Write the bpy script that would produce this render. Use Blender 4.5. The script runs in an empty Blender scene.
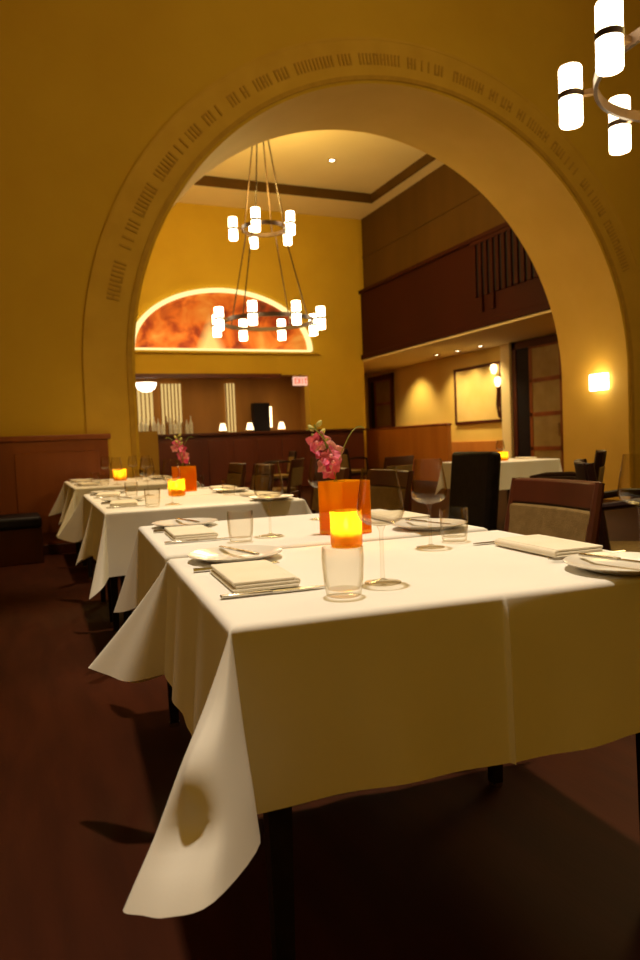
import bpy, bmesh, math, random
from mathutils import Vector, Matrix
random.seed(7)
PI = math.pi
scn = bpy.context.scene
COL = scn.collection

# ------------------------------------------------------------------ materials
def _nodes(name):
    m = bpy.data.materials.new(name); m.use_nodes = True
    nt = m.node_tree; nt.nodes.clear()
    out = nt.nodes.new('ShaderNodeOutputMaterial')
    return m, nt, out

def mat(name, c1, c2=None, rough=.6, scale=8, stretch=(1, 1, 1), metal=0., bump=0., bump_scale=60, spec=.4, sheen=0.):
    """Principled with a noise mottle between two tones and an optional fine bump."""
    m, nt, out = _nodes(name)
    N, L = nt.nodes.new, nt.links.new
    b = N('ShaderNodeBsdfPrincipled')
    b.inputs['Roughness'].default_value = rough; b.inputs['Metallic'].default_value = metal
    b.inputs['Specular IOR Level'].default_value = spec
    if sheen: b.inputs['Sheen Weight'].default_value = sheen
    tc = N('ShaderNodeTexCoord'); mp = N('ShaderNodeMapping'); mp.inputs['Scale'].default_value = stretch
    L(tc.outputs['Object'], mp.inputs['Vector'])
    nz = N('ShaderNodeTexNoise'); nz.inputs['Scale'].default_value = scale; nz.inputs['Detail'].default_value = 4
    L(mp.outputs['Vector'], nz.inputs['Vector'])
    rp = N('ShaderNodeValToRGB')
    rp.color_ramp.elements[0].position = .35; rp.color_ramp.elements[1].position = .65
    rp.color_ramp.elements[0].color = (*c1, 1); rp.color_ramp.elements[1].color = (*(c2 or c1), 1)
    L(nz.outputs['Fac'], rp.inputs['Fac']); L(rp.outputs['Color'], b.inputs['Base Color'])
    if bump:
        n2 = N('ShaderNodeTexNoise'); n2.inputs['Scale'].default_value = bump_scale
        L(mp.outputs['Vector'], n2.inputs['Vector'])
        bp = N('ShaderNodeBump'); bp.inputs['Strength'].default_value = bump; bp.inputs['Distance'].default_value = .01
        L(n2.outputs['Fac'], bp.inputs['Height']); L(bp.outputs['Normal'], b.inputs['Normal'])
    L(b.outputs['BSDF'], out.inputs['Surface'])
    return m

def glow(name, c, s):
    m, nt, out = _nodes(name)
    e = nt.nodes.new('ShaderNodeEmission'); e.inputs['Color'].default_value = (*c, 1); e.inputs['Strength'].default_value = s
    nt.links.new(e.outputs[0], out.inputs['Surface']); return m

def thin_glass(name, tint=(1, 1, 1), refl=.9, trans=None, tmix=0., base=.05):
    """Thin walled glass: see-through, with reflections that grow towards grazing; optional translucent body."""
    m, nt, out = _nodes(name); N, L = nt.nodes.new, nt.links.new
    t = N('ShaderNodeBsdfTransparent')
    lw0 = N('ShaderNodeLayerWeight'); lw0.inputs['Blend'].default_value = .5
    cr = N('ShaderNodeValToRGB')                 # a longer way through the wall towards the rim of the glass
    cr.color_ramp.elements[0].position = .35; cr.color_ramp.elements[0].color = (*tint, 1)
    cr.color_ramp.elements[1].position = 1.; cr.color_ramp.elements[1].color = (*[c ** 9 for c in tint], 1)
    L(lw0.outputs['Facing'], cr.inputs['Fac']); L(cr.outputs['Color'], t.inputs['Color'])
    body = t.outputs[0]
    if trans:
        tl = N('ShaderNodeBsdfTranslucent'); tl.inputs['Color'].default_value = (*trans, 1)
        mx = N('ShaderNodeMixShader'); mx.inputs['Fac'].default_value = tmix
        L(t.outputs[0], mx.inputs[1]); L(tl.outputs[0], mx.inputs[2]); body = mx.outputs[0]
    g = N('ShaderNodeBsdfGlossy'); g.inputs['Roughness'].default_value = .04; g.inputs['Color'].default_value = (1, 1, 1, 1)
    lw = N('ShaderNodeLayerWeight'); lw.inputs['Blend'].default_value = .25
    ml = N('ShaderNodeMath'); ml.operation = 'MULTIPLY_ADD'; ml.inputs[1].default_value = refl; ml.inputs[2].default_value = base
    ml.use_clamp = True
    L(lw.outputs['Facing'], ml.inputs[0])
    pw = N('ShaderNodeMath'); pw.operation = 'POWER'; pw.inputs[1].default_value = 1.6
    L(ml.outputs[0], pw.inputs[0])
    m2 = N('ShaderNodeMixShader'); L(pw.outputs[0], m2.inputs['Fac']); L(body, m2.inputs[1]); L(g.outputs[0], m2.inputs[2])
    L(m2.outputs[0], out.inputs['Surface']); return m

M = {}
M['wall'] = mat('wall_plaster', (.60, .375, .024), (.64, .41, .030), .85, 1.2, bump=.08, bump_scale=30)
M['ring'] = mat('arch_band_plaster', (.60, .370, .034), (.65, .41, .042), .8, 3, bump=.08)
M['letter'] = mat('inscription_paint', (.46, .27, .024), (.52, .31, .03), .8, 12)
M['pier'] = mat('pier_plaster', (.64, .40, .075), (.68, .43, .09), .85, 1.5, bump=.08)
M['ceil'] = mat('ceiling_plaster', (.86, .68, .34), (.89, .71, .37), .9, 1)
M['wood'] = mat('panel_wood', (.20, .050, .012), (.30, .085, .020), .38, 3, (1, 1, .12), bump=.05)
M['orange_wood'] = mat('wainscot_wood', (.46, .155, .022), (.54, .20, .032), .5, 3, (1, 1, .12))
M['dark_wood'] = mat('dark_mahogany', (.060, .012, .005), (.085, .018, .007), .4, 4, (1, 1, .15))
M['balcony'] = mat('balcony_mahogany', (.034, .0048, .0015), (.042, .0060, .002), .6, 2, (1, .3, .15), spec=.12)
M['upper'] = mat('upper_panel_wood', (.080, .038, .005), (.095, .045, .007), .6, 2, (1, 1, .15), spec=.15)
M['unlit_wood'] = mat('unlit_dark_wood', (.020, .007, .006), (.030, .010, .008), .45, 4, (1, 1, .15), spec=.2)  # mahogany of unlit armchairs, the lack of light put into the colour
M['black'] = mat('black_leather', (.008, .006, .008), (.014, .010, .014), .55, 20, bump=.1, spec=.2)
M['floor'] = mat('floor_boards', (.030, .0062, .0014), (.041, .0085, .002), .6, 2.2, (6, .8, 1), bump=.05, bump_scale=20, spec=.1)
M['cloth'] = mat('white_linen', (.80, .78, .74), (.83, .81, .77), .9, 3, bump=.015, bump_scale=300, spec=.1)
M['napkin'] = mat('cream_napkin', (.80, .74, .60), (.84, .78, .65), .9, 10, bump=.2, bump_scale=200, spec=.1)
M['china'] = mat('white_china', (.80, .77, .70), (.82, .79, .73), .15, 3, spec=.5)
M['steel'] = mat('steel_cutlery', (.45, .42, .37), (.55, .52, .46), .22, 10, metal=1.)
M['tan'] = mat('tan_upholstery', (.20, .125, .038), (.25, .16, .055), .9, 30, bump=.2, bump_scale=150)
M['bronze'] = mat('dark_bronze', (.040, .020, .008), (.060, .030, .011), .5, 12, metal=.4)
M['arm_lit'] = mat('lit_arm_brass', (.30, .17, .06), (.36, .21, .08), .4, 12, metal=.7)  # brass; lamplit highlights of the chandelier arms are put into this paler tone
M['lamp'] = glow('alabaster_lamp', (1, .80, .50), 13)
M['sconce'] = glow('sconce_lamp', (1, .84, .52), 9)
M['dl'] = glow('downlight_lamp', (1, .85, .6), 14)
M['cove'] = glow('cove_strip', (1, .78, .30), 1.5)
M['panel_glow'] = glow('backlit_panel', (1, .66, .22), .85)
M['pend_glow'] = glow('pendant_lamp', (1, .85, .62), 4)
M['small_glow'] = glow('small_lamp', (1, .75, .38), 4)
M['exit_face'] = glow('exit_sign_face', (1, .52, .34), 1.1)
M['exit_red'] = glow('exit_sign_letters', (1, .06, .03), 1.2)
M['flame'] = glow('candle_flame', (1, .62, .15), 30)
M['glass'] = thin_glass('clear_glass', (.965, .955, .93), .50, base=.04)
M['pane'] = mat('door_pane', (.30, .20, .075), (.36, .25, .10), .25, 3)  # light showing in the glass is put into an opaque tan
M['amber'] = thin_glass('amber_glass', (1, .86, .35), .3, (1, .68, .09), .6, base=.02)
M['amber2'] = thin_glass('deep_amber_glass', (.98, .80, .30), .3, (1, .58, .05), .6, base=.02)
M['wax'] = mat('candle_wax', (.85, .70, .40), (.88, .74, .46), .6, 10)
M['petal'] = mat('magenta_petal', (.62, .03, .16), (.80, .20, .32), .6, 25)
M['petal2'] = mat('pale_pink_petal', (.85, .45, .45), (.80, .25, .30), .6, 25)
M['leaf'] = mat('green_stem', (.16, .20, .03), (.30, .32, .05), .6, 20)
M['bud'] = mat('yellow_green_bud', (.50, .48, .10), (.62, .58, .20), .6, 20)
M['bottle'] = mat('pale_bottle_glass', (.66, .62, .52), (.78, .74, .62), .3, 14)
M['bottle2'] = mat('brown_bottle_glass', (.20, .09, .02), (.30, .14, .03), .2, 14)
M['bar_back'] = mat('bar_back_wood', (.34, .15, .025), (.42, .19, .035), .55, 2, (1, 1, .2))
M['bar_front'] = mat('bar_front_wood', (.085, .015, .007), (.115, .022, .009), .45, 2, (1, 1, .15))
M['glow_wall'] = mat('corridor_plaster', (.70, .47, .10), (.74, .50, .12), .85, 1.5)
M['canvas'] = mat('framed_canvas', (.66, .46, .13), (.72, .52, .18), .8, 2)

def mural_mat():
    m, nt, out = _nodes('mural_paint'); N, L = nt.nodes.new, nt.links.new
    b = N('ShaderNodeBsdfPrincipled'); b.inputs['Roughness'].default_value = .7
    tc = N('ShaderNodeTexCoord')
    nz = N('ShaderNodeTexNoise'); nz.inputs['Scale'].default_value = 1.7; nz.inputs['Detail'].default_value = 5; nz.inputs['Distortion'].default_value = .6
    L(tc.outputs['Object'], nz.inputs['Vector'])
    rp = N('ShaderNodeValToRGB'); cr = rp.color_ramp
    cr.elements[0].position = .30; cr.elements[0].color = (.10, .02, .008, 1)
    cr.elements[1].position = .72; cr.elements[1].color = (.85, .45, .16, 1)
    for p, c in ((.42, (.38, .05, .012, 1)), (.52, (.75, .19, .03, 1)), (.62, (.80, .30, .07, 1))):
        e = cr.elements.new(p); e.color = c
    L(nz.outputs['Fac'], rp.inputs['Fac'])
    # a pale painted plume left of the middle
    sp = N('ShaderNodeSeparateXYZ'); L(tc.outputs['Object'], sp.inputs[0])
    a = N('ShaderNodeMath'); a.operation = 'ADD'; a.inputs[1].default_value = .35; L(sp.outputs['X'], a.inputs[0])
    ab = N('ShaderNodeMath'); ab.operation = 'ABSOLUTE'; L(a.outputs[0], ab.inputs[0])
    w = N('ShaderNodeMath'); w.operation = 'MULTIPLY_ADD'; w.inputs[1].default_value = .45; L(sp.outputs['Z'], w.inputs[0]); L(ab.outputs[0], w.inputs[2])
    mr = N('ShaderNodeMapRange'); mr.inputs['From Min'].default_value = .18; mr.inputs['From Max'].default_value = .42
    mr.inputs['To Min'].default_value = 1; mr.inputs['To Max'].default_value = 0
    L(w.outputs[0], mr.inputs['Value'])
    mx = N('ShaderNodeMix'); mx.data_type = 'RGBA'
    L(mr.outputs[0], mx.inputs['Factor']); L(rp.outputs['Color'], mx.inputs['A']); mx.inputs['B'].default_value = (.95, .82, .55, 1)
    L(mx.outputs['Result'], b.inputs['Base Color']); L(b.outputs[0], out.inputs['Surface']); return m
M['mural'] = mural_mat()

# ------------------------------------------------------------------ mesh builder
class MB:
    def __init__(s): s.bm = bmesh.new()
    def box(s, c, d, rz=0., rx=0., ry=0.):
        mtx = Matrix.Translation(c) @ Matrix.Rotation(rz, 4, 'Z') @ Matrix.Rotation(ry, 4, 'Y') @ Matrix.Rotation(rx, 4, 'X') @ Matrix.Diagonal((*d, 1))
        bmesh.ops.create_cube(s.bm, size=1, matrix=mtx); return s
    def span(s, lo, hi):
        return s.box([(a + b) / 2 for a, b in zip(lo, hi)], [abs(b - a) for a, b in zip(lo, hi)])
    def lathe(s, prof, seg=32, c=(0, 0, 0), mtx=None):
        rings = []
        for r, z in prof:
            if r < 1e-6: rings.append([s.bm.verts.new((0, 0, z))])
            else: rings.append([s.bm.verts.new((r * math.cos(2 * PI * k / seg), r * math.sin(2 * PI * k / seg), z)) for k in range(seg)])
        for a, b in zip(rings, rings[1:]):
            for k in range(seg):
                k2 = (k + 1) % seg
                if len(a) == 1 and len(b) == 1: continue
                if len(a) == 1: s.bm.faces.new((a[0], b[k2], b[k]))
                elif len(b) == 1: s.bm.faces.new((a[k], a[k2], b[0]))
                else: s.bm.faces.new((a[k], a[k2], b[k2], b[k]))
        vs = [v for r in rings for v in r]
        bmesh.ops.transform(s.bm, matrix=Matrix.Translation(c) @ (mtx or Matrix()), verts=vs); return s
    def cyl(s, c, r, h, seg=24, r2=None):
        return s.lathe([(0, 0), (r, 0), (r2 if r2 is not None else r, h), (0, h)], seg, c)
    def tube(s, pts, r, seg=8, closed=False):
        pts = [Vector(p) for p in pts]; n = len(pts); rings = []
        rr = r if isinstance(r, (list, tuple)) else [r] * n
        for i, p in enumerate(pts):
            if closed: d = pts[(i + 1) % n] - pts[i - 1]
            else: d = pts[min(i + 1, n - 1)] - pts[max(i - 1, 0)]
            d.normalize()
            up = Vector((0, 0, 1)) if abs(d.z) < .95 else Vector((1, 0, 0))
            a = d.cross(up).normalized(); b = d.cross(a).normalized()
            rings.append([s.bm.verts.new(p + rr[i] * (math.cos(2 * PI * k / seg) * a + math.sin(2 * PI * k / seg) * b)) for k in range(seg)])
        for i in range(n if closed else n - 1):
            A, B = rings[i], rings[(i + 1) % n]
            for k in range(seg): s.bm.faces.new((A[k], A[(k + 1) % seg], B[(k + 1) % seg], B[k]))
        if not closed:
            s.bm.faces.new(rings[0][::-1]); s.bm.faces.new(rings[-1])
        return s
    def prism_xz(s, pts, y0, y1):
        a = [s.bm.verts.new((x, y0, z)) for x, z in pts]; b = [s.bm.verts.new((x, y1, z)) for x, z in pts]
        s.bm.faces.new(a); s.bm.faces.new(b[::-1])
        for i in range(len(pts)):
            j = (i + 1) % len(pts); s.bm.faces.new((a[j], a[i], b[i], b[j]))
        return s
    def strip(s, A, B):
        """closed solid band between two polylines of (front, back) rows handled by caller"""
    def build(s, name, m, parent=None, bevel=0., smooth=35, seg=2, loc=None, rz=0., kind=None, sub=0, solid=0.):
        bmesh.ops.remove_doubles(s.bm, verts=s.bm.verts, dist=1e-6)
        bmesh.ops.recalc_face_normals(s.bm, faces=s.bm.faces)
        me = bpy.data.meshes.new(name); s.bm.to_mesh(me); s.bm.free()
        for p in me.polygons: p.use_smooth = True
        me.set_sharp_from_angle(angle=math.radians(smooth))
        me.materials.append(m)
        o = bpy.data.objects.new(name, me); COL.objects.link(o)
        if parent: o.parent = parent
        if loc: o.location = loc
        if rz: o.rotation_euler.z = rz
        if bevel:
            b = o.modifiers.new('bevel', 'BEVEL'); b.width = bevel; b.segments = seg; b.limit_method = 'ANGLE'; b.harden_normals = False
        if solid:
            b = o.modifiers.new('thickness', 'SOLIDIFY'); b.thickness = solid; b.offset = -1
        if sub:
            b = o.modifiers.new('round', 'SUBSURF'); b.levels = sub; b.render_levels = sub
        if kind: o['kind'] = kind
        return o

def tag(o, label, cat, group=None):
    o['label'] = label; o['category'] = cat
    if group: o['group'] = group
    return o
def thing(name, label, cat, loc=(0, 0, 0), rz=0., group=None):
    o = bpy.data.objects.new(name, None); COL.objects.link(o); o.empty_display_size = .1
    o.location = loc; o.rotation_euler.z = rz
    return tag(o, label, cat, group)
def kids(o): return [c for c in list(bpy.data.objects) if c.parent == o]
def copy_tree(o, parent=None):
    c = o.copy(); COL.objects.link(c); c.parent = parent
    for ch in kids(o): copy_tree(ch, c)
    return c
def dup(proto, label, loc, rz, group=None):
    c = copy_tree(proto); c.location = loc; c.rotation_euler.z = rz; c['label'] = label
    if group: c['group'] = group
    return c
def S(mb, name, m, **k): return mb.build(name, m, kind='structure', **k)

# ------------------------------------------------------------------ the room shell
YA, YB = 8.0, 9.37                     # arch wall, near and far face
CX, R, SP = 4.83, 3.53, 1.88           # arch centre, radius, springing height
HN = 7.3
S(MB().span((-6, -6, -.12), (14, 22, 0)), 'floor', M['floor'])
arc = [(CX + R * math.cos(a), SP + R * math.sin(a)) for a in [PI * k / 96 for k in range(97)]]
outline = [(-5, 0), (-5, HN), (13, HN), (13, 0), (CX + R, 0)] + arc + [(CX - R, 0)]
wa = S(MB().prism_xz(outline, YA, YB), 'wall_arch', M['wall'], smooth=20)
wa.data.materials.append(M['pier'])
for p in wa.data.polygons:                # the lining of the arch has a plainer tan than the wall faces
    if abs(p.normal.y) < .5 and CX - R - .01 < p.center.x < CX + R + .01 and p.center.z < SP + R + .01: p.material_index = 1
def ring_band(r0, r1, y0, y1, a0=0., a1=PI, n=96, down=True):
    mb = MB(); A = [a0 + (a1 - a0) * k / n for k in range(n + 1)]
    inn = [(CX + r0 * math.cos(a), SP + r0 * math.sin(a)) for a in A]
    outr = [(CX + r1 * math.cos(a), SP + r1 * math.sin(a)) for a in A]
    if down: inn = [(CX + r0, 0)] + inn + [(CX - r0, 0)]; outr = [(CX + r1, 0)] + outr + [(CX - r1, 0)]
    for (y, fl) in ((y0, 0), (y1, 1)):
        pass
    vi0 = [mb.bm.verts.new((x, y0, z)) for x, z in inn]; vi1 = [mb.bm.verts.new((x, y1, z)) for x, z in inn]
    vo0 = [mb.bm.verts.new((x, y0, z)) for x, z in outr]; vo1 = [mb.bm.verts.new((x, y1, z)) for x, z in outr]
    for i in range(len(inn) - 1):
        f = mb.bm.faces.new
        f((vi0[i], vi0[i + 1], vo0[i + 1], vo0[i])); f((vi1[i], vo1[i], vo1[i + 1], vi1[i + 1]))
        f((vi0[i], vi1[i], vi1[i + 1], vi0[i + 1])); f((vo0[i], vo0[i + 1], vo1[i + 1], vo1[i]))
    mb.bm.faces.new((vi0[0], vo0[0], vo1[0], vi1[0])); mb.bm.faces.new((vi0[-1], vi1[-1], vo1[-1], vo0[-1]))
    return mb
S(ring_band(R + .085, R + .50, YA - .018, YA + .01), 'trim_1', M['ring'])
S(ring_band(R + .035, R + .085, YA - .032, YA + .01), 'trim_2', M['letter'])
S(ring_band(R + .50, R + .535, YA - .024, YA + .01), 'trim_3', M['ring'])
# raised lettering round the band, too small and worn to read: word groups of upright and cross strokes
mb = MB(); ang = math.radians(168)
while ang > math.radians(22):
    for k in range(random.choice((3, 4, 5, 6, 8))):
        rr = R + .275
        def stroke(du, dv, w, h, a=ang):
            r_ = rr + dv; aa = a - du / rr
            mb.box((CX + r_ * math.cos(aa), YA - .023, SP + r_ * math.sin(aa)), (w, .018, h), ry=PI / 2 - aa)
        kind = random.random()
        stroke(-.025, 0, .020, .13)
        if kind > .3: stroke(.025, 0, .018, .13)
        if kind > .55: stroke(0, random.choice((-.055, 0, .055)), .05, .018)
        ang -= .098 / rr
    ang -= .085 / rr
S(mb, 'trim_4', M['letter'])
# wainscot on the arch wall, left of the opening
o = MB().span((-5, YA - .05, .10), (.97, YA, 1.17))
for k in range(6): o.span((-4.8 + k * .97, YA - .062, .22), (-3.98 + k * .97, YA - .045, 1.05))
S(o, 'trim_5', M['wood'], bevel=.006)
S(MB().span((-5, YA - .085, 1.17), (1.0, YA, 1.225)), 'trim_6', M['wood'], bevel=.01)
S(MB().span((-5, YA - .065, 0), (1.0, YA, .10)), 'baseboard_left', M['dark_wood'], bevel=.005)
S(MB().span((CX + R - .0, YA - .06, 0), (13, YA, .14)), 'baseboard_right', M['dark_wood'], bevel=.005)
S(MB().span((1.302, YB - .02, 0), (1.76, YB + .28, 1.27)), 'wall_low', M['pier'])
# near room closure
S(MB().span((-5.2, -6, 0), (-5, YB, HN)), 'wall_left', M['wall'])
S(MB().span((13, -6, 0), (13.2, 21, HN)), 'wall_right', M['wall'])
S(MB().span((-5.2, -6.2, 0), (13.2, -6, HN)), 'wall_behind', M['wall'])
S(MB().span((-5.2, -6.2, HN), (13.2, YB, HN + .15)), 'ceiling', M['ceil'])
# far room
FZ = 6.75
S(MB().span((.4, YB, 0), (.6, 17, FZ)), 'wall_far_left', M['wall'])
c = MB()
x0, x1, y0, y1 = 1.6, 8.36, 10.2, 15.75
for lo, hi in (((.4, YB, FZ), (x0, 17.2, FZ + .12)), ((x1, YB, FZ), (8.75, 17.2, FZ + .12)), ((x0, YB, FZ), (x1, y0, FZ + .12)), ((x0, y1, FZ), (x1, 17.2, FZ + .12)), ((x0, y0, FZ + .20), (x1, y1, FZ + .32))): c.span(lo, hi)
S(c, 'ceiling_far', M['ceil'])
c = MB()
for lo, hi in (((x0, y1 - .03, FZ - .015), (x1, y1, FZ + .20)), ((x0, y0, FZ - .015), (x1, y0 + .03, FZ + .20)), ((x0, y0, FZ - .015), (x0 + .03, y1, FZ + .20)), ((x1 - .03, y0, FZ - .015), (x1, y1, FZ + .20))): c.span(lo, hi)
S(c, 'trim_7', M['upper'])
# back wall with the bar opening: x 2.2..7.05, z 1.40..2.76
w = MB()
for lo, hi in (((.4, 17, 0), (2.2, 17.3, FZ)), ((7.05, 17, 0), (8.62, 17.3, FZ)), ((8.62, 17.03, 3.19), (9.2, 17.3, FZ + .1)), ((2.2, 17, 2.76), (7.05, 17.3, FZ)), ((2.2, 17, 0), (7.05, 17.3, 1.02))): w.span(lo, hi)
S(w, 'wall_back', M['wall'])
S(MB().span((2.2, 16.93, 2.68), (6.3, 17.0, 2.78)), 'trim_8', M['bar_front'])
S(MB().span((.8, 16.9, 3.26), (7.35, 17.0, 3.33)), 'trim_9', M['wall'], bevel=.01)
w = MB()
for k, (lo, hi) in enumerate((((1.6, 19, .0), (7.6, 19.15, 3.0)), ((1.5, 17.3, 0), (1.6, 19.15, 3)), ((7.6, 17.3, 0), (7.7, 19.15, 3)))):
    S(MB().span(lo, hi), ('wall_bar_back', 'wall_bar_left', 'wall_bar_right')[k], M['bar_back'])
S(MB().span((1.5, 17.3, 2.95), (7.7, 19.15, 3.05)), 'ceiling_bar', M['bar_back'])
# balcony side
S(MB().span((8.6, YB, 3.19), (8.78, 17.02, 4.87)), 'wall_balcony', M['balcony'])
S(MB().span((8.54, YB, 4.83), (8.84, 17.02, 4.92)), 'trim_10', M['balcony'], bevel=.01)
S(MB().span((8.55, YB, 3.15), (8.62, 17.02, 3.27)), 'trim_11', M['balcony'], bevel=.01)
w = MB().span((8.70, YB, 4.88), (8.82, 17.0, FZ + .1))
for z in (5.75,): w.span((8.685, YB, z), (8.70, 17.0, z + .05))
S(w, 'wall_upper', M['upper'])
S(MB().span((8.6, YB, FZ + .01), (8.76, 17.2, FZ + .1)), 'trim_12', M['ceil'])
S(MB().span((8.6, YB, 3.10), (13, 21, 3.19)), 'ceiling_corridor', M['ceil'])
S(MB().span((8.6, 20.4, 0), (13, 20.6, 3.2)), 'wall_corridor_end', M['glow_wall'])
w = MB()
S(MB().span((8.50, 17.3, 0), (8.62, 20.4, 3.10)), 'wall_corridor_left', M['glow_wall'])
XC = 10.5
S(MB().span((XC, YB, 0), (XC + .15, 20.5, 3.19)), 'wall_corridor', M['glow_wall'])
S(MB().span((XC - .05, 15.9, .1), (XC, 18.75, 1.38)), 'trim_13', M['orange_wood'], bevel=.006)
S(MB().span((XC - .08, 15.9, 1.36), (XC, 18.75, 1.42)), 'trim_14', M['wood'], bevel=.01)
S(MB().span((9.42, 14.4, 0), (9.52, 19.0, 1.33)), 'wall_partition', M['orange_wood'])
S(MB().span((9.40, 14.38, 1.33), (9.54, 19.0, 1.37)), 'trim_19', M['wood'], bevel=.008)
S(MB().span((XC - .05, 13.5, .1), (XC, 15.9, .92)), 'trim_15', M['orange_wood'], bevel=.006)
S(MB().span((XC - .12, 13.30, 0), (XC, 13.62, 3.1)), 'trim_16', M['ceil'], bevel=.01)

# ------------------------------------------------------------------ doors on the corridor wall
def glazed_door(name, y0, y1, ztop, panes, dark_side):
    x = XC - .02
    o = S(MB().span((x - .05, y0, 0), (x, y0 + .14, ztop)).span((x - .05, y1 - .14, 0), (x, y1, ztop)).span((x - .05, y0, ztop - .16), (x, y1, ztop)), name, M['dark_wood'], bevel=.006)
    lf = MB(); a, b = y0 + .14, y1 - .14 - dark_side
    h = (ztop - .16) / panes
    for k in range(panes + 1): lf.span((x - .035, a, max(0, k * h - .045)), (x - .005, b, min(ztop - .16, k * h + .045)))
    lf.span((x - .035, a, 0), (x - .005, a + .09, ztop - .16)); lf.span((x - .035, b - .09, 0), (x - .005, b, ztop - .16))
    leaf = lf.build('door_leaf', M['wood'], o, bevel=.004)
    MB().span((x - .022, a + .05, .04), (x - .014, b - .05, ztop - .2)).build('door_glass', M['pane'], leaf)
    if dark_side:
        MB().span((x - .03, y1 - .14 - dark_side, 0), (x - .01, y1 - .14, ztop - .16)).build('side_panel', M['black'], o)
    MB().tube([(x - .06, a + .12, .98), (x - .06, a + .12, 1.25)], .014).build('door_handle', M['arm_lit'], o)
    return o
glazed_door('door_1', 11.55, 13.28, 3.08, 4, .42)
glazed_door('door_2', 18.75, 20.35, 3.0, 4, .25)

# ------------------------------------------------------------------ framed picture, wall lamps, downlights of the corridor
t = thing('framed_picture', 'large thin dark frame with pale yellow canvas on the wall under the balcony', 'picture', (XC, 14.65, 1.36))
f = MB(); yw, h = .95, 1.38
f.span((-.06, -yw, 0), (0, yw, .06)).span((-.06, -yw, h - .06), (0, yw, h)).span((-.06, -yw, 0), (0, -yw + .06, h)).span((-.06, yw - .06, 0), (0, yw, h))
f.build('frame', M['dark_wood'], t, bevel=.006)
MB().span((-.03, -yw + .05, .05), (-.005, yw - .05, h - .05)).build('canvas', M['canvas'], t)
t = thing('wall_lamp', 'small dark twin lamp beside the framed picture under the balcony', 'lamp', (XC, 13.78, 1.45))
MB().tube([(-.06, 0, 0), (-.10, .02, .3), (-.09, 0, .6), (-.08, 0, .95)], .03).box((-.02, 0, .5), (.04, .09, .5)).build('bracket', M['dark_wood'], t)
for k, (dy, dz) in enumerate(((-.07, .72), (.06, 1.02))):
    MB().lathe([(0, -.02), (.05, 0), (.085, .12), (.06, .2), (0, .22)], 20, (-.14, dy, dz)).build('lamp_shade', M['small_glow'], t)
dls = [((9.9, 15.5), 'first'), ((10.0, 14.75), 'second'), ((10.05, 13.9), 'third')]
def downlight(x, y, z, label, group=None):
    t = thing('downlight', label, 'light', (x, y, z), 0, group)
    MB().lathe([(.055, 0), (.085, 0), (.085, -.012), (.06, -.012), (.055, 0)], 24).build('ring', M['arm_lit'], t)
    MB().lathe([(0, -.004), (.055, -.004)], 24).build('bulb', M['dl'], t)
    return t
for (x, y), n in dls: downlight(x, y, 3.10, {'first': 'downlight under the balcony farthest from the glazed door', 'second': 'middle one of the three downlights under the balcony', 'third': 'downlight under the balcony nearest the glazed door'}[n], 'downlights under the balcony')
downlight(6.58, 14.1, FZ + .20, 'single small round downlight in the tan coffered ceiling')

# balcony balusters: vertical slats on the near part of the parapet
t = thing('balcony_railing', 'dark vertical slatted railing set in the reddish balcony front', 'railing', (8.6, 10.7, 3.75))
MB().span((-.015, -1.33, .02), (0, 1.33, 1.02)).build('gap_shade_sheet', M['black'], t)  # black sheet paints the shade of the openings between the slats
for k in range(15):
    y = -1.26 + k * .18
    MB().span((-.05, y - .045, -.30 if k in (11, 13) else .0), (-.015, y + .045, 1.04)).build('slat', M['balcony'], t)
MB().span((-.06, -1.36, 1.0), (0, 1.36, 1.07)).build('top_rail', M['balcony'], t)

# wall sconce on the right jamb of the arch
t = thing('wall_sconce', 'small glowing square sconce on the right jamb of the arch', 'lamp', (CX + R, 8.50, 1.665))
MB().span((-.02, -.14, .02), (0, .14, .24)).build('back_plate', M['arm_lit'], t, bevel=.004)
MB().span((-.11, -.165, 0), (-.02, .165, .25)).build('shade', M['sconce'], t, bevel=.02)

# ------------------------------------------------------------------ lunette mural and its lit cove
def lun(a, b, n=40): return [(a * math.cos(PI * k / n), b * math.sin(PI * k / n)) for k in range(n + 1)]
t = thing('lunette_mural', 'half-round orange and red mural glowing above the bar', 'mural', (4.9, 16.99, 3.345))
MB().prism_xz(lun(2.13, 1.36), -.03, 0).build('painted_panel', M['mural'], t)
o = MB(); A = lun(2.13, 1.36); B = lun(2.25, 1.455)
for i in range(len(A) - 1):
    v = [o.bm.verts.new((x, y, z)) for y in (-.10, 0) for x, z in (A[i], A[i + 1], B[i + 1], B[i])]
    for q in ((0, 1, 2, 3), (7, 6, 5, 4), (0, 4, 5, 1), (3, 2, 6, 7)): o.bm.faces.new([v[j] for j in q])
o.build('lit_cove', M['cove'], t)
MB().span((-2.2, -.10, -.03), (2.2, 0, .02)).build('sill_strip', M['cove'], t)

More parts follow.
